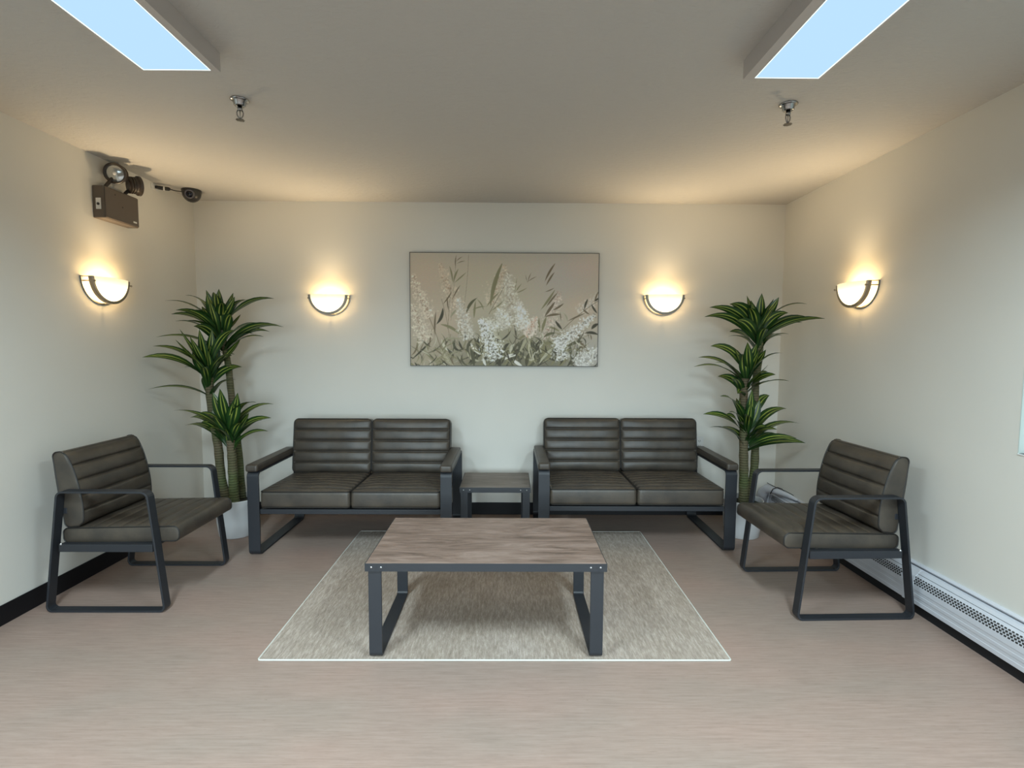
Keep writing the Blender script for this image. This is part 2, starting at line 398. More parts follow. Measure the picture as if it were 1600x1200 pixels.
# ------------------------------------------------------------------ loveseats
def loveseat(label, x0, y0, seed, inner):
    W, D = 1.324, 0.745
    t = thing('loveseat', label, 'sofa', (x0+W/2, y0+D/2, 0), 0, 'dark brown channelled loveseats along the back wall')
    hx, hy = W/2, D/2; bw = 0.075
    for sx in (-1, 1):
        zb = 0.0067 if sx == inner else 0.0   # the inner frame stands on the rug
        bm = bar_loop([(-hy, zb), (hy, zb), (hy, 0.555), (-hy, 0.555)], 0.035, bw, 0.012, lambda p, q: (sx*hx-sx*q, p.x, p.y))
        fr = bevel(obj('side_frame', bm, M['steel'], t), 0.0015)
        # armrest pad
        bm = cushion(bw+0.004, 0.64, 0.046, 1, rxy=0.014, rz=0.012, groove=0, bulge=0.003)
        a = obj('armrest_pad', bm, M['leather'], t, smooth=True)
        a.location = (sx*(hx-bw/2), -hy+0.30+0.004, 0.578)
        p = obj('piping', piping(bw-0.008, 0.622, 0.0205, 0.012, 0.0022), M['piping'], a)
    xi = hx-bw
    bevel(obj('front_rail', boxes((-xi, xi, -hy+0.012, -hy+0.03, 0.272, 0.304)), M['steel'], t), 0.002)
    bevel(obj('rear_rail', boxes((-xi, xi, hy-0.05, hy-0.02, 0.26, 0.30)), M['steel'], t), 0.002)
    obj('seat_deck', boxes((-xi, xi, -hy+0.03, hy-0.05, 0.285, 0.300)), M['black'], t)
    bevel(obj('back_rail', boxes((-xi, xi, hy-0.05, hy-0.02, 0.49, 0.53)), M['steel'], t), 0.002)
    cw = 0.583
    for i, sx in enumerate((-1, 1)):
        bm = cushion(cw, 0.56, 0.118, 8, rxy=0.024, rz=0.026, groove=0.009, bulge=0.016, seed=seed+i)
        s = obj('seat_cushion', bm, M['leather'], t, smooth=True)
        xform(s, Matrix.Translation((sx*(cw/2+0.0015), -hy+0.285, 0.364)) @ Matrix.Rotation(math.radians(-1.0), 4, 'X'))
        obj('piping', piping(cw-0.006, 0.553, 0.050, 0.022, 0.0042), M['piping'], s)
        obj('piping', piping(cw-0.006, 0.553, -0.052, 0.022, 0.0035), M['piping'], s)
        bw2 = 0.588
        bm = cushion(bw2, 0.405, 0.115, 5, rxy=0.030, rz=0.025, groove=0.015, bulge=0.022, seed=seed+5+i)
        b = obj('back_cushion', bm, M['leather'], t, smooth=True)
        # local +Z faces the camera side (-Y), local Y up and tilted back
        mt = Matrix.Translation((sx*(bw2/2+0.001), 0.235, 0.612)) @ Matrix.Rotation(math.radians(90-9), 4, 'X')
        xform(b, mt)
        obj('piping', piping(bw2-0.004, 0.401, 0.043, 0.035, 0.0042), M['piping'], b)
        obj('piping', piping(bw2-0.004, 0.401, -0.045, 0.035, 0.0035), M['piping'], b)
    return t
loveseat('dark brown leather loveseat on the left, beside the left potted plant, with channelled cushions', -1.687, 3.346, 1, 1)
loveseat('dark brown leather loveseat on the right, in front of the wall outlet, with channelled cushions', 0.203, 3.428, 11, -1)

# ------------------------------------------------------------------ armchairs (local: forward = -Y, width = X)
def armchair(label, loc, rotz, seed, mirror=1):
    t = thing('armchair', label, 'armchair', loc, rotz, 'dark brown armchairs with flat steel arms')
    # p.x = s (0 rear .. 0.61 front) -> local y = 0.305 - s
    bw = 0.05; hw = 0.313
    for sx in (-1, 1):
        prof = [(0, 0), (0.612, 0), (0.545, 0.63), (0.085, 0.63)]
        bm = bar_loop(prof, [0.03, 0.03, 0.04, 0.035], bw, 0.010, lambda p, q: (sx*hw-sx*q, 0.305-p.x, p.y))
        bevel(obj('side_frame', bm, M['steel'], t), 0.0012)
        bevel(obj('seat_rail', boxes((*sorted((sx*(hw-0.016), sx*(hw-bw))), 0.305-0.55, 0.305-0.075, 0.312, 0.352)), M['steel'], t), 0.0015)
        bm = nb(); lathe(bm, [(0, 0.004), (0.004, 0.003), (0.006, 0)], 10, Matrix.Translation((sx*(hw-0.016), 0.305-0.085, 0.352)) @ Matrix.Rotation(math.radians(90)*sx, 4, 'Y'))
        obj('bolt', bm, M['screw'], t, smooth=True)
    xi = hw-bw-0.002
    bevel(obj('rear_cross_bar', boxes((-xi, xi, 0.305-0.11, 0.305-0.08, 0.312, 0.345)), M['steel'], t), 0.002)
    bevel(obj('front_cross_bar', boxes((-xi, xi, 0.305-0.52, 0.305-0.49, 0.312, 0.345)), M['steel'], t), 0.002)
    bevel(obj('back_cross_bar', boxes((-xi, xi, 0.305-0.095, 0.305-0.075, 0.50, 0.53)), M['steel'], t), 0.002)
    sw = 2*xi-0.004
    s = obj('seat_cushion', cushion(sw, 0.60, 0.082, 8, rxy=0.030, rz=0.036, rx=0.007, groove=0.007, bulge=0.012, seed=seed, pu=8), M['leather'], t, smooth=True)
    xform(s, Matrix.Translation((0, 0.305-0.365, 0.3885)) @ Matrix.Rotation(math.radians(-1.2), 4, 'X'))
    for sx in (-1, 1):
        bm = nb(); pth = round_poly([(-0.298, -0.038), (0.297, -0.038), (0.297, 0.0395), (-0.298, 0.0395)], [0.026, 0.026, 0.026, 0.032], 6)
        tube(bm, [(sx*(sw/2-0.003), p.x, p.y) for p in pth], 0.0032, 6, closed=True)
        obj('piping', bm, M['piping'], s)
    b = obj('back_cushion', cushion(sw, 0.395, 0.096, 5, rxy=0.030, rz=0.030, rx=0.007, groove=0.013, bulge=0.040, seed=seed+3, wedge=0.030, pu=4, pv=2.4, sb=0.72), M['leather'], t, smooth=True)
    xform(b, Matrix.Translation((0, 0.305-0.102, 0.626)) @ Matrix.Rotation(math.radians(90-7), 4, 'X'))
    for sx in (-1, 1):
        bm = nb(); pth = [Vector((v*0.1975, 0.046+0.040*0.72*(1-abs(v)**2.4)-0.030*(v+1)/2-(0.022*max(0, (abs(v)-0.86)/0.14)**2))) for v in [-1+2*q/24 for q in range(25)]]+round_poly([(0.1975, -0.02), (0.1975, -0.046), (-0.1975, -0.046), (-0.1975, -0.02)], [0, 0.024, 0.024, 0], 5, closed=False)
        tube(bm, [(sx*(sw/2-0.003), p.x, p.y) for p in pth], 0.0032, 6, closed=True)
        obj('piping', bm, M['piping'], b)
    return t
armchair('dark brown armchair by the left wall, facing right, under the emergency light', (-2.362+0.305, 2.607+0.313, 0), math.radians(90), 21)
armchair('dark brown armchair by the right wall heater, facing left', (2.069-0.305-0.012, 2.538+0.317, 0), math.radians(-90+1.6), 31)

# ------------------------------------------------------------------ plants
def leaf_mesh(p0, p1, p2, wd, tw, roll=0.0):
    bm = nb(); uvl = bm.loops.layers.uv.new('UVMap'); n = 11; rows = []
    prev = None
    for i in range(n):
        t = i/(n-1)
        p = p0*(1-t)**2 + p1*2*t*(1-t) + p2*t*t
        d = ((p1-p0)*(1-t)+(p2-p1)*t).normalized()
        h0 = (p2-p0); side = Vector((h0.y, -h0.x, 0))
        side = side.normalized() if side.length > 0.02 else Vector((1, 0, 0))
        if d.z > 0.6: side = side.lerp(Vector((math.copysign(1, side.x or 1), 0, 0)), min(1, (d.z-0.6)*2.2))
        side = side - d*side.dot(d); side.normalize()
        if prev is not None and side.dot(prev) < 0: side = -side
        prev = side
        nrm = side.cross(d)
        if nrm.z < 0: nrm = -nrm
        a = roll + tw*t; s2 = side*math.cos(a)+nrm*math.sin(a); n2 = nrm*math.cos(a)-side*math.sin(a)
        prof = (0.34+0.66*math.sin(min(1, t/0.5)*math.pi/2)) * (1-max(0, (t-0.5)/0.5)**1.7)
        h = wd/2*max(prof, 0.02)
        rows.append([(bm.verts.new(p+s2*h*k+n2*(abs(k)*h*0.22)), ((k+1)/2, t)) for k in (-1, -0.5, 0, 0.5, 1)])
    for A, B in zip(rows, rows[1:]):
        for j in range(4):
            q = [A[j], A[j+1], B[j+1], B[j]]; f = bm.faces.new([x[0] for x in q])
            for lp, x in zip(f.loops, q): lp[uvl].uv = x[1]
    return bm
def head(plant, root, top, tips, seed, extra):
    rnd = random.Random(seed); root = Vector(root); top = Vector(top); ax = top-root
    allt = [(Vector(t), True) for t in tips]
    for i in range(extra):
        az = i*2.399+rnd.uniform(-0.3, 0.3); q = i/max(1, extra-1)
        L = rnd.uniform(0.20, 0.30)
        el = 0.2+1.05*q+rnd.uniform(-0.1, 0.1); L *= 1-0.22*q
        allt.append((root+ax*(0.35+0.5*q)+Vector((math.cos(az)*math.cos(el), math.sin(az)*math.cos(el)*0.9, math.sin(el)))*L, False))
    for tip, main in allt:
        lx0, lx1, ly1 = XL+0.03-plant.location.x, XR-0.03-plant.location.x, YB-0.04-plant.location.y
        tip.x = max(lx0, min(lx1, tip.x)); tip.y = min(ly1, tip.y)
        hz = math.hypot(tip.x-root.x, tip.y-root.y)
        k = max(0.0, min(0.80, (tip.z-root.z-0.12)/max(ax.z, 0.01)*0.70))*rnd.uniform(0.75, 1.0)
        p0 = root+ax*k+Vector((rnd.uniform(-0.012, 0.012), rnd.uniform(-0.012, 0.012), 0)); d = tip-p0; L = d.length
        out = Vector((d.x, d.y, 0)); steep = d.z/L
        if steep > 0.75: p1 = p0+d*0.5+out*0.10
        else: p1 = p0 + Vector((d.x*0.42, d.y*0.42, 0)) + Vector((0, 0, max(0.04, d.z*0.75)+0.20*L*rnd.uniform(0.8, 1.15)))
        wd = rnd.uniform(0.066, 0.086) if main else rnd.uniform(0.058, 0.078)
        if L > 0.40: wd *= 0.84
        roll = rnd.uniform(0.15, 0.75)*(1 if d.x > 0 else -1)*(1 if tip.z > 1.45 else -1) if steep < 0.7 else 0.0
        bm = leaf_mesh(p0, p1, tip, wd, rnd.uniform(-0.6, 0.6), roll)
        obj('leaf', bm, M['leaf'], plant, smooth=True, recalc=False)
def plant(label, px, py, canes, heads):
    t = thing('potted_dracaena', label, 'plant', (px, py, 0), 0, 'tall dracaenas in the back corners')
    rel = Vector((px, py, 0))
    bm = nb(); lathe(bm, [(0, 0.0), (0.108, 0.0), (0.116, 0.006), (0.130, 0.10), (0.139, 0.255), (0.141, 0.268), (0.138, 0.272), (0.134, 0.268), (0.130, 0.235)], 48)
    pot = obj('pot', bm, M['pot'], t, smooth=True)
    bm = nb(); lathe(bm, [(0.1308, 0.236), (0.09, 0.241), (0.04, 0.243), (0, 0.244)], 32); obj('soil', bm, M['soil'], t, smooth=True)
    for pts, r in canes:
        bm = nb(); P = [Vector(p)-rel for p in pts]
        # smooth the path
        Q = []
        for a, b in zip(P, P[1:]):
            for k in range(5): Q.append(a.lerp(b, k/5))
        Q.append(P[-1])
        for _ in range(3): Q = [Q[0]]+[(Q[i-1]+Q[i]*2+Q[i+1])/4 for i in range(1, len(Q)-1)]+[Q[-1]]
        R = [r*(1-0.25*i/len(Q))*(1+0.05*math.sin(i*2.3)) for i in range(len(Q))]
        tube(bm, Q, R, 12); obj('cane', bm, M['cane'], t, smooth=True)
    for root, top, tips, seed, extra in heads:
        head(t, Vector(root)-rel, Vector(top)-rel, [Vector(p)-rel for p in tips], seed, extra)
    for o in t.children:
        pass
    return t
L_top = [(-2.41, 3.719, 1.675), (-2.3, 3.784, 1.72), (-1.956, 3.539, 1.713), (-1.862, 3.783, 1.69), (-1.696, 3.836, 1.705), (-1.522, 3.578, 1.492), (-1.673, 3.704, 1.464), (-1.779, 3.842, 1.431), (-2.389, 3.757, 1.585), (-2.412, 3.619, 1.42), (-2.259, 3.603, 1.604), (-2.331, 3.705, 1.534), (-2.10, 3.70, 1.73), (-2.02, 3.68, 1.70)]
L_mid = [(-2.234, 3.597, 1.475), (-2.101, 3.594, 1.476), (-2.405, 3.574, 1.358), (-2.289, 3.632, 1.405), (-2.134, 3.543, 1.423), (-2.05, 3.656, 1.478), (-2.064, 3.659, 1.367), (-2.413, 3.478, 1.285), (-2.41, 3.516, 1.071), (-1.841, 3.571, 1.469), (-1.939, 3.821, 1.41), (-1.859, 3.58, 1.306)]
L_low = [(-2.326, 3.632, 0.914), (-2.38, 3.853, 0.776), (-2.25, 3.867, 0.863), (-1.943, 3.536, 1.075), (-1.846, 3.578, 1.045), (-1.72, 3.578, 0.978), (-1.719, 3.841, 0.938), (-1.71, 3.769, 0.846), (-2.338, 3.848, 0.836), (-1.968, 3.635, 0.794), (-2.058, 3.655, 1.041)]
R_top = [(1.378, 3.622, 1.643), (1.337, 3.599, 1.577), (1.535, 3.667, 1.67), (1.888, 3.689, 1.721), (2.118, 3.745, 1.68), (2.12, 3.527, 1.566), (2.087, 3.669, 1.581), (2.0, 3.854, 1.468), (2.077, 3.718, 1.547), (1.573, 3.636, 1.553), (1.556, 3.719, 1.447), (1.697, 3.681, 1.68), (1.826, 3.687, 1.674)]
R_mid = [(1.461, 3.796, 1.378), (1.384, 3.823, 1.296), (1.269, 3.585, 1.236), (1.555, 3.635, 1.15), (1.761, 3.689, 1.345), (1.882, 3.593, 1.334), (1.858, 3.632, 1.183), (2.009, 3.855, 1.46), (1.572, 3.577, 1.053), (1.616, 3.549, 1.406)]
R_low = [(1.483, 3.649, 1.028), (1.38, 3.682, 0.897), (1.447, 3.731, 0.796), (1.717, 3.674, 1.077), (1.917, 3.823, 1.019), (2.038, 3.81, 0.924), (2.116, 3.768, 0.821), (1.863, 3.591, 0.804), (2.128, 3.702, 0.69), (2.011, 3.606, 0.739), (1.525, 3.647, 0.897), (1.644, 3.552, 0.902)]
plant('tall potted dracaena in the left back corner, between the left armchair and the left loveseat', -1.965, 3.74,
      [([(-2.04, 3.76, 0.22), (-2.075, 3.75, 0.40), (-2.079, 3.74, 0.64), (-2.10, 3.73, 0.80), (-2.125, 3.73, 1.02), (-2.115, 3.73, 1.14)], 0.032),
       ([(-1.935, 3.66, 0.22), (-1.945, 3.67, 0.45), (-1.955, 3.68, 0.62), (-1.96, 3.68, 0.70)], 0.034),
       ([(-1.96, 3.82, 0.22), (-1.99, 3.84, 0.65), (-2.03, 3.84, 1.02), (-2.03, 3.82, 1.22), (-2.05, 3.80, 1.40), (-2.06, 3.79, 1.48)], 0.026)],
      [((-2.05, 3.80, 1.30), (-2.065, 3.76, 1.60), L_top, 3, 20), ((-2.125, 3.73, 1.00), (-2.10, 3.70, 1.25), L_mid, 4, 14), ((-1.955, 3.68, 0.61), (-1.98, 3.68, 0.84), L_low, 5, 14)])
plant('tall potted dracaena in the right back corner, between the right loveseat and the right armchair', 1.715, 3.75,
      [([(1.716, 3.74, 0.22), (1.712, 3.74, 0.45), (1.703, 3.74, 0.62), (1.696, 3.74, 0.88), (1.687, 3.74, 1.05), (1.69, 3.73, 1.15)], 0.034),
       ([(1.79, 3.80, 0.22), (1.818, 3.80, 0.50), (1.812, 3.80, 0.75), (1.79, 3.79, 1.12), (1.815, 3.78, 1.32), (1.80, 3.77, 1.45)], 0.030)],
      [((1.80, 3.78, 1.32), (1.775, 3.74, 1.60), R_top, 7, 16), ((1.69, 3.74, 1.02), (1.71, 3.72, 1.24), R_mid, 8, 12), ((1.712, 3.74, 0.62), (1.735, 3.72, 0.88), R_low, 9, 10)])

# ------------------------------------------------------------------ wall sconces
def half_ring(bm, R, y0, y1, th, n=36):
    rr = []
    for i in range(n+1):
        a = math.pi + math.pi*i/n; c, s = math.cos(a), math.sin(a)
        rr.append([bm.verts.new((c*r, y, s*r)) for r, y in ((R, y0), (R, y1), (R-th, y1), (R-th, y0))])
    for A, B in zip(rr, rr[1:]):
        for j in range(4): bm.faces.new((A[j], A[(j+1) % 4], B[(j+1) % 4], B[j]))
    bm.faces.new(rr[0][::-1]); bm.faces.new(rr[-1])
def sconce(label, loc, rotz):
    t = thing('wall_sconce', label, 'wall lamp', loc, rotz, 'half-moon glass wall sconces with nickel bands')
    bm = nb(); half_ring(bm, 0.157, 0.0, 0.008, 0.009); obj('wall_ring', bm, M['nickel'], t, smooth=False)
    bm = nb(); half_ring(bm, 0.152, 0.044, 0.068, 0.017); bevel(obj('front_band', bm, M['nickel'], t), 0.002)
    bm = boxes((-0.055, 0.055, 0, 0.012, -0.085, -0.005)); obj('mounting_plate', bm, M['plate'], t)
    for sx in (-1, 1):
        bm = nb(); tube(bm, [(sx*0.147, 0.0, -0.028), (sx*0.147, 0.074, -0.028), (sx*0.147, 0.0745, -0.028), (sx*0.147, 0.080, -0.028)], [0.0035, 0.0035, 0.006, 0.006], 8)
        obj('standoff_pin', bm, M['nickel'], t)
        bm = nb(); tube(bm, [(sx*0.149, 0.0, -0.003), (sx*0.149, 0.06, -0.003)], 0.0025, 8); obj('cross_pin', bm, M['nickel'], t)
    bm = nb(); tube(bm, [(0, 0.0, -0.150), (0, 0.07, -0.146)], 0.003, 8); obj('standoff_pin', bm, M['nickel'], t)
    bm = nb(); n, k = 32, 10; g = []
    for i in range(n+1):
        a = math.pi + math.pi*i/n; row = []
        for j in range(k+1):
            b = math.pi/2*j/k
            row.append(bm.verts.new((0.139*math.cos(a)*math.cos(b), 0.050+0.058*math.sin(b), 0.139*math.sin(a)*math.cos(b))))
        g.append(row)
    for i in range(n):
        for j in range(k): bm.faces.new((g[i][j], g[i+1][j], g[i+1][j+1], g[i][j+1]))
    bmesh.ops.remove_doubles(bm, verts=bm.verts, dist=1e-5)
    bowl = obj('glass_bowl', bm, M['glass_bowl'], t, smooth=True)
    md = bowl.modifiers.new('solid', 'SOLIDIFY'); md.thickness = 0.004; md.offset = -1
    l = bpy.data.lights.new('sconce_bulb_light', 'POINT'); l.energy = SCONCE_POWER; l.color = (1.0, 0.66, 0.30); l.shadow_soft_size = 0.02
    lo = bpy.data.objects.new('sconce_bulb_light', l); COL.objects.link(lo); lo.parent = t; lo.location = (0, 0.045, -0.045)
    l2 = bpy.data.lights.new('sconce_uplight', 'SPOT'); l2.energy = SCONCE_UP; l2.color = (1.0, 0.76, 0.46); l2.spot_size = math.radians(150); l2.spot_blend = 1.0; l2.shadow_soft_size = 0.012
    lu = bpy.data.objects.new('sconce_uplight', l2); COL.objects.link(lu); lu.parent = t; lu.location = (0, 0.072, -0.012); lu.rotation_euler = (math.radians(180-45), 0, 0)
    return t
sconce('half-moon sconce on the back wall, left of the painting', (-1.412, YB, 1.765), math.pi)
sconce('half-moon sconce on the back wall, right of the painting', (1.226, YB, 1.778), math.pi)
sconce('half-moon sconce on the left side wall, below the emergency light', (XL, 3.225, 1.765), -math.pi/2)
sconce('half-moon sconce on the right side wall, above the right armchair', (XR, 3.255, 1.77), math.pi/2)

# ------------------------------------------------------------------ ceiling lights
def ceiling_light(label, xin, xout, y0, y1, lip):
    t = thing('ceiling_light', label, 'ceiling light', ((xin+xout)/2, (y0+y1)/2, ZC), 0, 'long surface-mounted ceiling lights')
    sg = 1 if xout > xin else -1; h = abs(xout-xin)/2; hy = (y1-y0)/2; d = 0.07
    xi, xo = -sg*h, sg*h
    s = sorted
    bm = boxes((*s((xi, xo)), -hy, hy, -d+0.006, 0))
    hs = obj('housing', bm, M['fixture'], t)
    li, lo, le = lip, 0.007, 0.012
    bm = boxes((*s((xi, xi+sg*li)), -hy, hy, -d, -d+0.006), (*s((xo-sg*lo, xo)), -hy, hy, -d, -d+0.006),
               (*s((xi+sg*li, xo-sg*lo)), hy-le, hy, -d, -d+0.006), (*s((xi+sg*li, xo-sg*lo)), -hy, -hy+le, -d, -d+0.006))
    obj('frame', bm, M['fixture'], t)
    a, b = s((xi+sg*li, xo-sg*lo))
    obj('diffuser', boxes((a+0.004, b-0.004, -hy+le+0.004, hy-le-0.004, -d+0.001, -d+0.0058)), M['diffuser'], t)
    e = 0.0035
    obj('lit_edge', boxes((a, a+e, -hy+le, hy-le, -d+0.0005, -d+0.0058), (b-e, b, -hy+le, hy-le, -d+0.0005, -d+0.0058),
                          (a+e, b-e, hy-le-e, hy-le, -d+0.0005, -d+0.0058), (a+e, b-e, -hy+le, -hy+le+e, -d+0.0005, -d+0.0058)), M['edge_glow'], t, label='bright edge strip of the lit panel')
    return t
ceiling_light('long white ceiling light with a glowing blue-white panel, at the left of the ceiling', -1.118, -1.414, -0.33, 2.118, 0.03)  # both fixtures run on out of view, lengthened for the added lamps
ceiling_light('long white ceiling light with a glowing blue-white panel, at the right of the ceiling', 0.918, 1.216, -0.30, 2.140, 0.04)

# ------------------------------------------------------------------ sprinklers
def sprinkler(label, x, y):
    t = thing('ceiling_sprinkler', label, 'sprinkler', (x, y, ZC), 0.35, 'chrome sprinkler heads on the ceiling')
    bm = nb(); lathe(bm, [(0.040, 0), (0.041, -0.004), (0.036, -0.007), (0.028, -0.009), (0.026, -0.026), (0.021, -0.030), (0.012, -0.030), (0.011, -0.022)], 28)
    obj('escutcheon', bm, M['chrome'], t, smooth=True)
    bm = nb(); lathe(bm, [(0, -0.02), (0.009, -0.02), (0.009, -0.038), (0.011, -0.040), (0.011, -0.048), (0, -0.048)], 16)
    for sx in (-1, 1): tube(bm, [(sx*0.008, 0, -0.046), (sx*0.0135, 0, -0.058), (sx*0.012, 0, -0.070), (sx*0.004, 0, -0.084), (0, 0, -0.088)], 0.0028, 8)
    tube(bm, [(0, 0, -0.048), (0, 0, -0.084)], 0.002, 8)
    obj('sprinkler_body', bm, M['chrome'], t, smooth=True)
    bm = nb(); lathe(bm, [(0, -0.087), (0.006, -0.088), (0.016, -0.090), (0.0165, -0.092), (0, -0.092)], 16)
    for i in range(8):
        a = i*math.pi/4; v = box(bm, 0.014, 0.019, -0.003, 0.003, -0.092, -0.090)
        for q in v: q.co = Matrix.Rotation(a, 3, 'Z') @ q.co
    obj('deflector', bm, M['nickel'], t)
sprinkler('chrome fire sprinkler on the ceiling, beside the left ceiling light', -1.237, 2.50)
sprinkler('chrome fire sprinkler on the ceiling, beside the right ceiling light', 1.287, 2.50)

# ------------------------------------------------------------------ emergency light
t = thing('emergency_light', 'brown twin-head emergency light box high on the left wall', 'emergency light', (XL, 3.333, 2.214))
bevel(obj('housing', boxes((0, 0.07, -0.143, 0.143, -0.096, 0.094)), M['bronze'], t), 0.005)
bevel(obj('cover_plate', boxes((0.07, 0.076, -0.139, 0.139, -0.091, 0.089)), M['bronze'], t), 0.003)
o = bevel(obj('test_switch_plate', boxes((0.022, 0.052, -0.146, -0.143, -0.045, 0.02)), M['plate'], t, label='small white switch plate on the side of the box'), 0.001)
bm = nb(); lathe(bm, [(0, 0.006), (0.007, 0.005), (0.008, 0)], 12, Matrix.Translation((0.037, -0.146, -0.015)) @ Matrix.Rotation(math.radians(90), 4, 'X')); obj('test_button', bm, M['black'], o, smooth=True)
obj('maker_label', boxes((0.076, 0.077, 0.088, 0.118, -0.072, -0.062)), M['plate'], t, label='tiny pale maker label')
for (yy, zz) in ((-0.06, 0.06), (0.0, 0.0)):
    bm = nb(); lathe(bm, [(0, 0.003), (0.004, 0.002), (0.006, 0)], 10, Matrix.Translation((0.076, yy, zz)) @ Matrix.Rotation(math.radians(90), 4, 'Y')); obj('cover_screw', bm, M['bronze_dark'], t, smooth=True)
def lamp_head(pos, aim, base_pt):
    e = bpy.data.objects.new('lamp_head', None); COL.objects.link(e); e.parent = t; e.empty_display_size = 0.05
    q = Vector(aim).to_track_quat('Z', 'Y').to_matrix().to_4x4()
    e.matrix_local = Matrix.Translation(pos) @ q
    return e
def build_head(pos, aim, foot):
    q = Matrix.Translation(pos) @ Vector(aim).to_track_quat('Z', 'Y').to_matrix().to_4x4()
    bm = nb(); lathe(bm, [(0, -0.055), (0.030, -0.055), (0.040, -0.045), (0.052, -0.012), (0.060, -0.004), (0.061, 0.010), (0.055, 0.014), (0.049, 0.010), (0.047, 0.0)], 32, q)
    for k in range(3):
        lathe(bm, [(0.036, -0.050+0.012*k), (0.052, -0.048+0.012*k), (0.052, -0.044+0.012*k), (0.036, -0.042+0.012*k)], 24, q)
    hd = obj('lamp_head', bm, M['bronze_dark'], t, smooth=False)
    bm = nb(); lathe(bm, [(0.048, 0.004), (0.040, 0.007), (0.020, 0.010), (0, 0.011)], 32, q); obj('lens', bm, M['reflector'], hd, smooth=True, label='silvery round lens')
    bm = nb(); lathe(bm, [(0, 0.020), (0.008, 0.018), (0.011, 0.011)], 14, q); obj('bulb', bm, M['plate'], hd, smooth=True)
    bm = nb(); c = Vector(pos) - Vector(aim).normalized()*0.02
    tube(bm, [Vector(foot), Vector(foot)+Vector((0, 0, 0.015)), c], [0.012, 0.010, 0.012], 10)
    obj('swivel_bracket', bm, M['bronze_dark'], t, smooth=True)
build_head((0.085, -0.063, 0.186), (0.25, -1.0, -0.28), (0.04, -0.085, 0.09))
build_head((0.105, 0.100, 0.160), (0.55, 0.80, 0.10), (0.045, 0.070, 0.09))

# ------------------------------------------------------------------ security camera
t = thing('security_camera', 'dark dome security camera hanging from the ceiling in the left back corner', 'camera', (-2.309, 3.92, ZC))
bm = nb(); lathe(bm, [(0, 0), (0.064, 0), (0.066, -0.006), (0.064, -0.016), (0.0625, -0.020)], 32); obj('mounting_base', bm, M['charcoal'], t, smooth=True)
bm = nb(); lathe(bm, [(0.062, -0.020)]+[(0.062*math.cos(a), -0.022-0.066*math.sin(a)) for a in [i*math.pi/2/10 for i in range(11)]], 32); obj('dome', bm, M['charcoal'], t, smooth=True)
aim = Vector((0.28, -0.9, -0.35)).normalized()
q = Matrix.Translation(Vector((0, 0, -0.022))+aim*0.055) @ aim.to_track_quat('Z', 'Y').to_matrix().to_4x4()
bm = nb(); lathe(bm, [(0.032, -0.004), (0.032, 0.009), (0.026, 0.012), (0.022, 0.008), (0.022, 0.0)], 28, q); ring = obj('lens_ring', bm, mat('grey_lens_ring', (0.09, 0.09, 0.11), 0.35), t, smooth=True)
bm = nb(); lathe(bm, [(0.0225, 0.005), (0.012, 0.011), (0, 0.012)], 24, q); obj('lens', bm, mat('dark_lens_glass', (0.004, 0.004, 0.010), 0.08), ring, smooth=True)
# cable and its connectors run along the ceiling edge to the left wall
bm = nb(); tube(bm, [(-0.056, -0.02, -0.018), (-0.062, -0.06, -0.026), (-0.068, -0.095, -0.031), (-0.078, -0.124, -0.031)], 0.003, 8); obj('cable', bm, M['black'], t, smooth=True)
bm = nb(); tube(bm, [(-0.076, -0.122, -0.031), (-0.084, -0.128, -0.031), (-0.104, -0.140, -0.031)], [0.008, 0.013, 0.013], 12); obj('cable_connector', bm, M['black'], t, smooth=True)
bm = nb(); tube(bm, [(-0.112, -0.145, -0.031), (-0.138, -0.160, -0.030), (-0.152, -0.168, -0.029)], [0.014, 0.012, 0.009], 12); obj('cable_connector', bm, M['black'], t, smooth=True)
bm = nb(); tube(bm, [(-0.104, -0.140, -0.031), (-0.112, -0.145, -0.031)], [0.0155, 0.0155], 12); obj('connector_collar', bm, M['plate'], t, smooth=True, label='pale collar')
bevel(obj('wire_clip_plate', boxes((-0.157, -0.152, -0.205, -0.135, -0.050, -0.012)), M['plate'], t, label='pale clip plate on the wall'), 0.001)

# ------------------------------------------------------------------ wall outlet
t = thing('wall_outlet', 'white electrical outlet on the back wall above the right loveseat arm', 'outlet', (1.548, YB, 0.592))
bevel(obj('cover_plate', boxes((-0.035, 0.035, -0.006, 0, -0.057, 0.057)), M['plate'], t), 0.002)
for zz in (-0.02, 0.02):
    so = bevel(obj('socket', boxes((-0.017, 0.017, -0.009, -0.006, zz-0.014, zz+0.014)), M['plate'], t), 0.002)
    obj('slots', boxes((-0.008, -0.005, -0.0095, -0.009, zz-0.004, zz+0.007), (0.005, 0.008, -0.0095, -0.009, zz-0.004, zz+0.007), (-0.002, 0.002, -0.0095, -0.009, zz-0.010, zz-0.006)), M['slot'], so)

# ------------------------------------------------------------------ baseboard heater
t = thing('baseboard_heater', 'long white baseboard heater with perforated cover along the right wall', 'heater', (XR, 0, 0))
Y0h, Y1h = -2.3, 4.16
def extrude_prof(bm, prof, y0, y1):
    A = [bm.verts.new((x, y0, z)) for x, z in prof]; B = [bm.verts.new((x, y1, z)) for x, z in prof]
    n = len(prof)
    for i in range(n): bm.faces.new((A[i], A[(i+1) % n], B[(i+1) % n], B[i]))
    bm.faces.new(A[::-1]); bm.faces.new(B)
bm = nb(); extrude_prof(bm, [(0, 0.03), (0, 0.240), (-0.010, 0.244), (-0.024, 0.236), (-0.024, 0.231), (-0.006, 0.228), (-0.006, 0.03)], Y0h, Y1h)
obj('back_plate', bm, M['white_enamel'], t)
obj('cavity_shade_block', boxes((-0.050, -0.006, Y0h+0.01, Y1h-0.01, 0.05, 0.205)), M['gap_shade'], t)  # solid near-black block for the shade inside the cover
JY = 2.66   # joint between cover sections
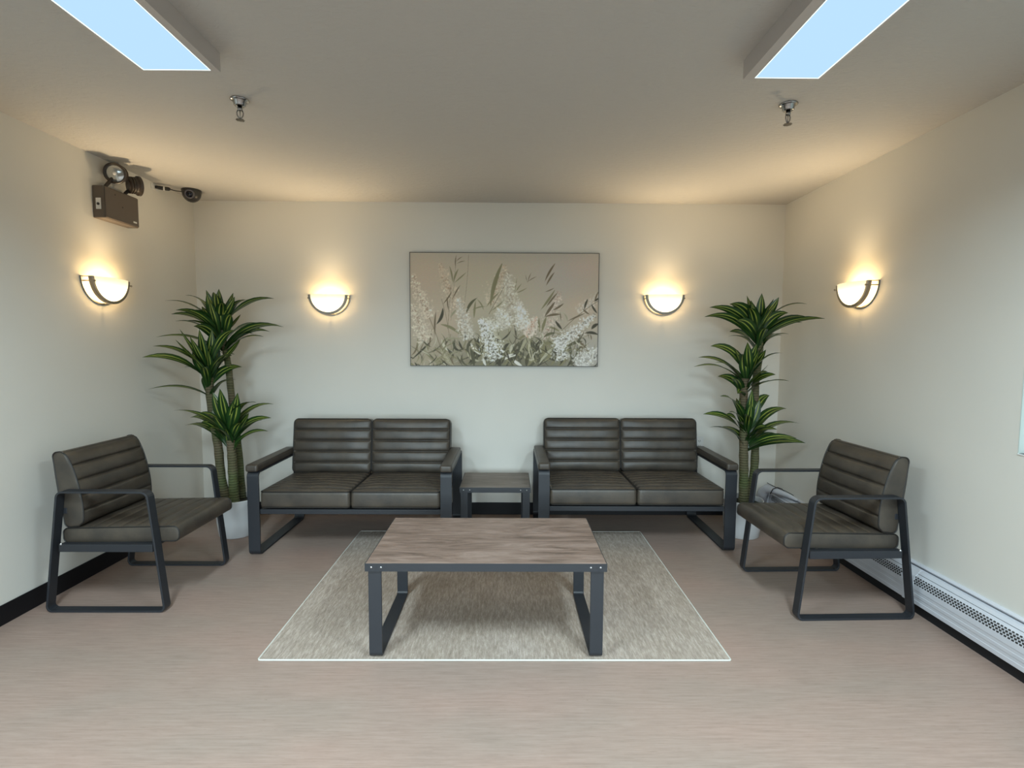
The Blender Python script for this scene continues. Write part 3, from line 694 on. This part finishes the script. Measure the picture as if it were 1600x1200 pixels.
cover = [(-0.020, 0.222), (-0.036, 0.219), (-0.062, 0.190), (-0.073, 0.150), (-0.075, 0.128), (-0.0735, 0.126), (-0.0735, 0.110), (-0.075, 0.108),
         (-0.075, 0.093), (-0.0735, 0.091), (-0.0735, 0.076), (-0.075, 0.074), (-0.075, 0.055), (-0.068, 0.050),
         (-0.066, 0.053), (-0.070, 0.074), (-0.070, 0.148), (-0.059, 0.187), (-0.034, 0.214), (-0.020, 0.217)]
for a, b in ((Y0h, 0.60), (0.60, JY), (JY, Y1h)):
    bm = nb(); extrude_prof(bm, cover, a+0.001, b-0.001); obj('cover_panel', bm, M['white_enamel'], t)
def off(p, d): return [(x-d*0.8, z+d*0.35) for x, z in p]
for yy in (0.60, JY):
    bm = nb(); pr = [(-0.022, 0.2235), (-0.037, 0.2210), (-0.0642, 0.1912), (-0.0755, 0.150), (-0.0775, 0.128), (-0.0775, 0.052), (-0.076, 0.051), (-0.0755, 0.128), (-0.073, 0.150), (-0.062, 0.190), (-0.036, 0.219), (-0.022, 0.2222)]
    extrude_prof(bm, pr, yy-0.032, yy+0.032); obj('joint_strip', bm, M['white_enamel'], t)
# perforations: four staggered rows on the curved shoulder (counted in hundreds: one part)
bm = nb(); rows = [((-0.0645, 0.1815), (-0.0665, 0.1745)), ((-0.0670, 0.1715), (-0.0690, 0.1645)), ((-0.0700, 0.1610), (-0.0715, 0.1545)), ((-0.0600, 0.1915), (-0.0630, 0.1860))]
yy = Y0h+0.05; i = 0
while yy < Y1h-0.06:
    if not any(abs(yy-j) < 0.045 for j in (0.6, JY)):
        for k, ((xa, za), (xb, zb)) in enumerate(rows):
            y_ = yy+(0.0085 if k % 2 else 0); e = 0.0016
            v = [bm.verts.new(p) for p in ((xa-e, y_, za), (xa-e, y_+0.010, za), (xb-e, y_+0.010, zb), (xb-e, y_, zb), (xa+0.004, y_, za), (xa+0.004, y_+0.010, za), (xb+0.004, y_+0.010, zb), (xb+0.004, y_, zb))]
            for f in ((0, 1, 2, 3), (0, 4, 5, 1), (1, 5, 6, 2), (2, 6, 7, 3), (3, 7, 4, 0)): bm.faces.new([v[q] for q in f])
    yy += 0.017; i += 1
obj('perforation_slots', bm, M['slot'], t, kind='stuff')
bm = nb(); extrude_prof(bm, [(0, 0.03), (0, 0.238), (-0.024, 0.236), (-0.040, 0.222), (-0.068, 0.190), (-0.080, 0.150), (-0.081, 0.05), (-0.07, 0.03)], Y1h-0.012, Y1h+0.03)
bevel(obj('end_cap', bm, M['white_enamel'], t), 0.004)
obj('toe_shadow_strip', boxes((-0.056, 0, Y0h, Y1h, 0.0, 0.05)), M['gap_shade'], t)

# bundle of white pipe wrap and cord lying over the heater's far end
t = thing('wrapped_pipe', 'white wrapped pipe end with dark cord on the heater in the right back corner', 'pipe', (XR-0.05, 4.0, 0.245))
bm = nb(); tube(bm, [(-0.075, 0.165, -0.10), (-0.070, 0.14, -0.03), (-0.055, 0.10, 0.005), (-0.025, 0.02, 0.004), (0.012, -0.10, 0.0), (0.02, -0.19, -0.004)], [0.040, 0.040, 0.036, 0.026, 0.017, 0.008], 16)
obj('wrap', bm, M['white_enamel'], t, smooth=True)
bm = nb(); tube(bm, [(-0.07, 0.03, -0.02), (-0.055, 0.02, 0.022), (-0.03, 0.0, 0.040), (0.0, -0.01, 0.030), (0.02, -0.03, 0.004)], 0.0035, 8)
tube(bm, [(-0.052, 0.12, 0.045), (-0.03, 0.03, 0.034), (0.01, -0.05, 0.024), (0.03, -0.12, 0.012)], 0.0025, 8)
obj('cord', bm, M['black'], t, smooth=True)

# ------------------------------------------------------------------ painting
def make_picture(W, Hh):
    """numpy picture, coordinates given in 1388 x 838 units"""
    rs = np.random.RandomState(4)
    img = np.zeros((Hh, W, 3)); sx, sy = W/1388.0, Hh/838.0
    X, Y = np.meshgrid((np.arange(W)+0.5)/sx, (np.arange(Hh)+0.5)/sy)
    def bl(c, p): return np.array(c, float)*p[..., None]
    base_ = np.zeros_like(img)+np.array([148, 139, 124.])
    def blob(cx, cy, rx, ry, col, k):
        nonlocal base_
        a = k*np.exp(-(((X-cx)/rx)**2+((Y-cy)/ry)**2))[..., None]; base_ = base_*(1-a)+np.array(col, float)*a
    blob(1100, 170, 260, 220, (144, 139, 134), 0.8); blob(1290, 90, 140, 110, (152, 139, 131), 0.7); blob(100, 200, 170, 150, (156, 140, 124), 0.7)
    blob(620, 300, 320, 180, (150, 143, 124), 0.7); blob(250, 520, 200, 160, (156, 139, 122), 0.6); blob(1260, 400, 120, 100, (158, 141, 124), 0.7)
    blob(700, 860, 560, 230, (84, 82, 66), 0.9); blob(640, 600, 180, 140, (124, 121, 102), 0.6); blob(1060, 830, 260, 150, (92, 90, 76), 0.7); blob(150, 790, 200, 100, (134, 124, 106), 0.7)
    blob(1340, 760, 160, 140, (140, 138, 134), 0.8); blob(800, 20, 700, 50, (138, 133, 124), 0.5)
    img = base_+rs.normal(0, 2.2, img.shape)
    def stamp(cx, cy, rx, ry, ang, col, al):
        r = max(rx, ry)*1.3+2
        i0, i1 = int(max(0, (cx-r)*sx)), int(min(W, (cx+r)*sx+2)); j0, j1 = int(max(0, (cy-r)*sy)), int(min(Hh, (cy+r)*sy+2))
        if i1 <= i0 or j1 <= j0: return
        x, y = X[j0:j1, i0:i1]-cx, Y[j0:j1, i0:i1]-cy
        c, s = math.cos(ang), math.sin(ang)
        d = ((x*c+y*s)/rx)**2+((-x*s+y*c)/ry)**2
        a = (al*np.clip(1.6-1.6*d, 0, 1))[..., None]
        img[j0:j1, i0:i1] = img[j0:j1, i0:i1]*(1-a)+np.array(col, float)*a
    def stroke(x0, y0, x1, y1, bend, wd, col, al=0.85, taper='leaf', hi=None):
        L = math.hypot(x1-x0, y1-y0); n = int(max(8, L/2.2)); nx, ny = -(y1-y0)/L, (x1-x0)/L
        for i in range(n+1):
            t_ = i/n; b = 4*t_*(1-t_)*bend
            x = x0+(x1-x0)*t_+nx*b; y = y0+(y1-y0)*t_+ny*b
            wv_ = wd*(math.sin(math.pi*min(1, t_*0.94+0.06))**0.8 if taper == 'leaf' else 0.8)
            wv_ = max(wv_, 1.6)
            stamp(x, y, wv_, wv_, 0, col, al*0.55)
            if hi is not None and 0.1 < t_ < 0.9: stamp(x+nx*wv_*0.35, y+ny*wv_*0.35, wv_*0.4, wv_*0.4, 0, hi, 0.25)
    def plume(x0, y0, x1, y1, wd, col, core, n, al=0.6):
        L = math.hypot(x1-x0, y1-y0); nx, ny = -(y1-y0)/L, (x1-x0)/L
        for _ in range(n):
            t_ = rs.rand()**0.8; r = rs.normal(0, 0.50)*wd*(0.25+0.75*math.sin(min(1, t_*1.15)*math.pi/2))*(1 if t_ < 0.9 else 0.8)
            x = x0+(x1-x0)*t_+nx*r; y = y0+(y1-y0)*t_+ny*r
            c = np.array(col, float)+rs.normal(0, 15)
            near = abs(r) < wd*0.3 and rs.rand() < 0.28
            if near: c = np.array(core, float)+rs.normal(0, 8)
            stamp(x, y, rs.uniform(5, 14), rs.uniform(3, 8), rs.rand()*3.14, c, al*rs.uniform(0.5, 1))
    BR, OL, DK, LT, GR = (88, 78, 62), (104, 100, 76), (56, 54, 44), (158, 155, 140), (122, 118, 98)
    # faint far plumes
    plume(215, 80, 340, 400, 62, (165, 153, 136), (132, 108, 88), 480, 0.5)
    plume(700, 90, 590, 380, 66, (168, 157, 141), (134, 108, 84), 420, 0.42)
    plume(1430, 290, 1240, 440, 52, (168, 163, 155), (150, 145, 138), 320, 0.45)
    plume(1100, 280, 990, 640, 70, (166, 155, 145), (140, 116, 104), 520, 0.5)
    # background grass
    for _ in range(130):
        x = rs.uniform(0, 1388); y = rs.uniform(700, 860); h_ = rs.uniform(60, 220); lean = rs.normal(0, 70)
        c = [OL, GR, BR, LT, DK][rs.choice(5, p=[.32, .28, .15, .13, .12])]
        stroke(x, y, x+lean, y-h_*(0.6 if x < 300 else 0.8), rs.normal(0, 16), rs.uniform(3, 9), c, 0.5)
    for _ in range(95):
        x = rs.uniform(380, 1200); y = rs.uniform(720, 850); a = rs.uniform(-2.8, -0.3); L = rs.uniform(60, 130)
        stroke(x, y, x+math.cos(a)*L, y+math.sin(a)*L, rs.normal(0, 18), rs.uniform(7, 13), [DK, (72, 70, 56), OL][rs.randint(3)], 0.75)
    # stems
    for s in ((430, 15, 285, 880, -30, 2.5), (335, 90, 300, 500, 0, 2), (300, 240, 275, 560, 0, 3), (140, 480, 265, 840, -6, 4), (230, 340, 290, 650, -8, 3), (295, 600, 310, 850, 0, 3),
              (1400, 340, 1130, 560, 10, 4), (1130, 560, 1010, 700, 0, 3), (1040, 540, 940, 700, 0, 3), (770, 540, 790, 850, 0, 4), (580, 450, 690, 250, 0, 4), (1330, 600, 1180, 690, 8, 3)):
        stroke(*s[:5], s[5], BR, 0.8, 'stem')
    # leaves (tip to base)
    LV = [(340, 20, 335, 110, 4, 5, BR), (385, 30, 340, 65, 4, 4, BR), (405, 60, 345, 80, 4, 4, BR), (290, 100, 312, 225, -6, 7, OL), (355, 120, 318, 225, 6, 8, OL), (412, 145, 322, 225, 0, 6, OL),
          (368, 240, 312, 340, 3, 6, BR), (305, 290, 240, 380, -3, 7, BR), (275, 330, 285, 430, 4, 6, BR), (240, 410, 190, 530, -14, 13, DK), (188, 440, 182, 620, 5, 8, BR), (340, 420, 295, 480, 4, 9, GR),
          (10, 790, 165, 640, 3, 8, DK), (160, 560, 130, 730, 0, 6, BR), (225, 530, 370, 610, -16, 12, OL), (370, 640, 240, 650, 12, 8, GR),
          (675, 80, 590, 400, 14, 17, OL), (655, 290, 560, 400, 5, 8, OL), (690, 350, 590, 430, -4, 6, OL), (415, 440, 495, 330, -14, 12, (76, 74, 56)), (470, 480, 482, 350, -2, 9, OL), (540, 420, 490, 340, 8, 6, OL), (460, 420, 560, 395, -8, 6, OL),
          (785, 185, 768, 300, 0, 4, OL), (820, 225, 770, 298, 3, 5, OL), (860, 255, 770, 298, -3, 5, OL), (890, 145, 865, 215, 3, 4, BR), (930, 172, 862, 212, 3, 4, BR), (850, 160, 862, 212, 2, 3, BR),
          (1065, 75, 990, 210, 5, 9, BR), (1060, 140, 1000, 240, 3, 8, BR), (1060, 255, 990, 285, -3, 5, BR), (1065, 270, 960, 420, -4, 10, OL), (1085, 290, 1000, 400, 2, 8, BR), (1065, 360, 990, 470, 0, 12, BR), (1130, 370, 1050, 420, -4, 9, BR), (1110, 450, 990, 470, 6, 10, BR),
          (1290, 440, 1160, 500, 0, 7, BR), (1310, 335, 1285, 415, 4, 9, DK), (1275, 410, 1325, 450, 3, 8, BR), (1380, 440, 1335, 370, -3, 9, DK), (1388, 280, 1360, 355, 3, 7, BR), (1388, 330, 1360, 350, 0, 9, DK),
          (1120, 560, 1070, 495, -2, 11, DK), (1115, 500, 1105, 430, 0, 5, BR), (1100, 575, 1020, 545, 6, 9, OL), (1160, 500, 1130, 440, 8, 6, GR), (1388, 600, 1290, 590, 10, 12, DK), (1388, 520, 1340, 560, 6, 14, DK), (1300, 560, 1340, 500, 3, 6, GR), (1255, 630, 1225, 580, 2, 8, BR),
          (1165, 690, 1280, 650, -10, 13, (74, 72, 56)), (1240, 715, 1285, 660, 4, 7, BR), (1340, 640, 1330, 595, 3, 6, BR), (950, 480, 960, 590, 4, 10, OL), (1005, 470, 970, 590, 3, 12, OL), (990, 620, 1075, 590, -10, 12, (84, 82, 62)), (930, 580, 880, 680, 5, 11, OL),
          (980, 660, 1075, 650, 10, 15, OL), (960, 700, 1060, 780, 3, 14, OL), (1170, 750, 1120, 730, 3, 10, DK), (800, 640, 880, 600, -6, 10, OL),
          (620, 560, 680, 640, 18, 15, (146, 142, 124)), (740, 740, 770, 670, -10, 13, (150, 147, 130)), (230, 640, 330, 740, 24, 12, LT), (445, 670, 530, 755, 10, 14, (172, 170, 160)), (420, 735, 520, 800, 22, 12, (140, 136, 116)), (540, 780, 560, 838, 4, 12, (168, 167, 160)),
          (700, 790, 790, 760, -16, 15, (170, 168, 160)), (760, 790, 830, 838, 4, 14, (172, 171, 165)), (880, 650, 930, 820, 16, 15, (146, 142, 120)), (990, 640, 960, 820, -8, 14, OL), (1080, 690, 950, 830, 14, 12, (140, 137, 118)), (830, 760, 920, 800, 6, 10, (138, 134, 112)),
          (660, 838, 600, 760, 5, 14, DK), (860, 838, 880, 740, -6, 16, (66, 64, 50)), (470, 838, 440, 700, 6, 16, (70, 68, 54)), (900, 590, 800, 760, 10, 12, (132, 128, 106)), (320, 838, 220, 700, -14, 13, (136, 130, 110)), (180, 838, 250, 720, 12, 10, (112, 106, 86))]
    for l in LV: stroke(l[0], l[1], l[2], l[3], l[4], l[5], l[6], 0.85, 'leaf', tuple(min(255, c+22) for c in l[6]))
    for _ in range(170):
        x = rs.uniform(20, 1370); y = rs.uniform(620, 840)+(60 if x < 350 else 0); a = rs.uniform(-2.7, -0.4); L = rs.uniform(40, 120)
        stroke(x, y, x+math.cos(a)*L, y+math.sin(a)*L, rs.normal(0, 12), rs.uniform(3, 8), [DK, (72, 70, 56), OL, GR, LT][rs.choice(5, p=[.3, .25, .2, .15, .1])], 0.7)
    # near plumes
    plume(15, 165, 140, 480, 52, (174, 164, 149), (120, 98, 80), 560, 0.62)
    plume(10, 380, 110, 650, 60, (172, 164, 150), (128, 108, 90), 480, 0.6)
    plume(350, 330, 430, 640, 66, (176, 174, 168), (138, 134, 124), 430, 0.5)
    plume(715, 140, 745, 500, 76, (174, 171, 162), (122, 108, 92), 520, 0.5)
    plume(800, 360, 840, 560, 60, (186, 183, 176), (160, 152, 142), 420, 0.6)
    plume(500, 500, 640, 560, 60, (180, 178, 170), (140, 136, 124), 300, 0.5)
    plume(650, 410, 700, 560, 70, (182, 180, 172), (146, 140, 128), 380, 0.5)
    plume(515, 490, 640, 790, 70, (192, 192, 189), (84, 80, 68), 520, 0.75)
    plume(930, 470, 860, 620, 55, (178, 166, 156), (150, 118, 96), 320, 0.55)
    plume(1370, 450, 1090, 680, 56, (184, 183, 180), (104, 100, 92), 480, 0.65)
    plume(1080, 620, 1130, 790, 70, (182, 181, 178), (124, 120, 112), 340, 0.6)
    plume(1388, 700, 1240, 838, 75, (178, 177, 173), (124, 121, 114), 420, 0.55)
    return np.clip(img, 0, 255)
PX0, PX1, PZ0, PZ1 = -0.778, 0.710, 1.211, 2.101
t = thing('painting', 'wide canvas painting of pale flower spikes and grasses on the back wall between the sconces', 'painting', ((PX0+PX1)/2, YB, (PZ0+PZ1)/2))
NW, NH = 540, 322
pic = make_picture(NW, NH)/255.0
lin = np.where(pic <= 0.04045, pic/12.92, ((pic+0.055)/1.055)**2.4)*1.0
pw, ph = (PX1-PX0)-0.008, (PZ1-PZ0)-0.008
xs = (np.arange(NW)/(NW-1)-0.5)*pw; zs = (0.5-np.arange(NH)/(NH-1))*ph
co = np.zeros((NH, NW, 3)); co[..., 0] = xs[None, :]; co[..., 1] = -0.0305; co[..., 2] = zs[:, None]
idx = np.arange(NH*NW).reshape(NH, NW)
fc = np.stack([idx[1:, :-1], idx[1:, 1:], idx[:-1, 1:], idx[:-1, :-1]], -1).reshape(-1, 4)
me = bpy.data.meshes.new('painted_face'); me.vertices.add(NH*NW); me.vertices.foreach_set('co', co.reshape(-1))
me.loops.add(fc.size); me.loops.foreach_set('vertex_index', fc.reshape(-1)); me.polygons.add(len(fc)); me.polygons.foreach_set('loop_start', np.arange(len(fc))*4)
me.update(calc_edges=True)
ca = me.color_attributes.new('Picture', 'FLOAT_COLOR', 'POINT'); colr = np.ones((NH*NW, 4)); colr[:, :3] = np.minimum(lin.reshape(-1, 3)*2.05, 0.86)
ca.data.foreach_set('color', colr.reshape(-1).astype(np.float32))
me.materials.append(M['paint']); o = bpy.data.objects.new('painted_face', me); COL.objects.link(o); o.parent = t
obj('canvas_stretcher', boxes((-pw/2, pw/2, -0.030, 0, -ph/2, ph/2)), M['plate'], t)
a, b, e = (PX1-PX0)/2, (PZ1-PZ0)/2, 0.004
bm = boxes((-a, a, -0.033, 0, b-e, b), (-a, a, -0.033, 0, -b, -b+e), (-a, -a+e, -0.033, 0, -b+e, b-e), (a-e, a, -0.033, 0, -b+e, b-e))
obj('thin_frame', bm, M['frame_dark'], t)
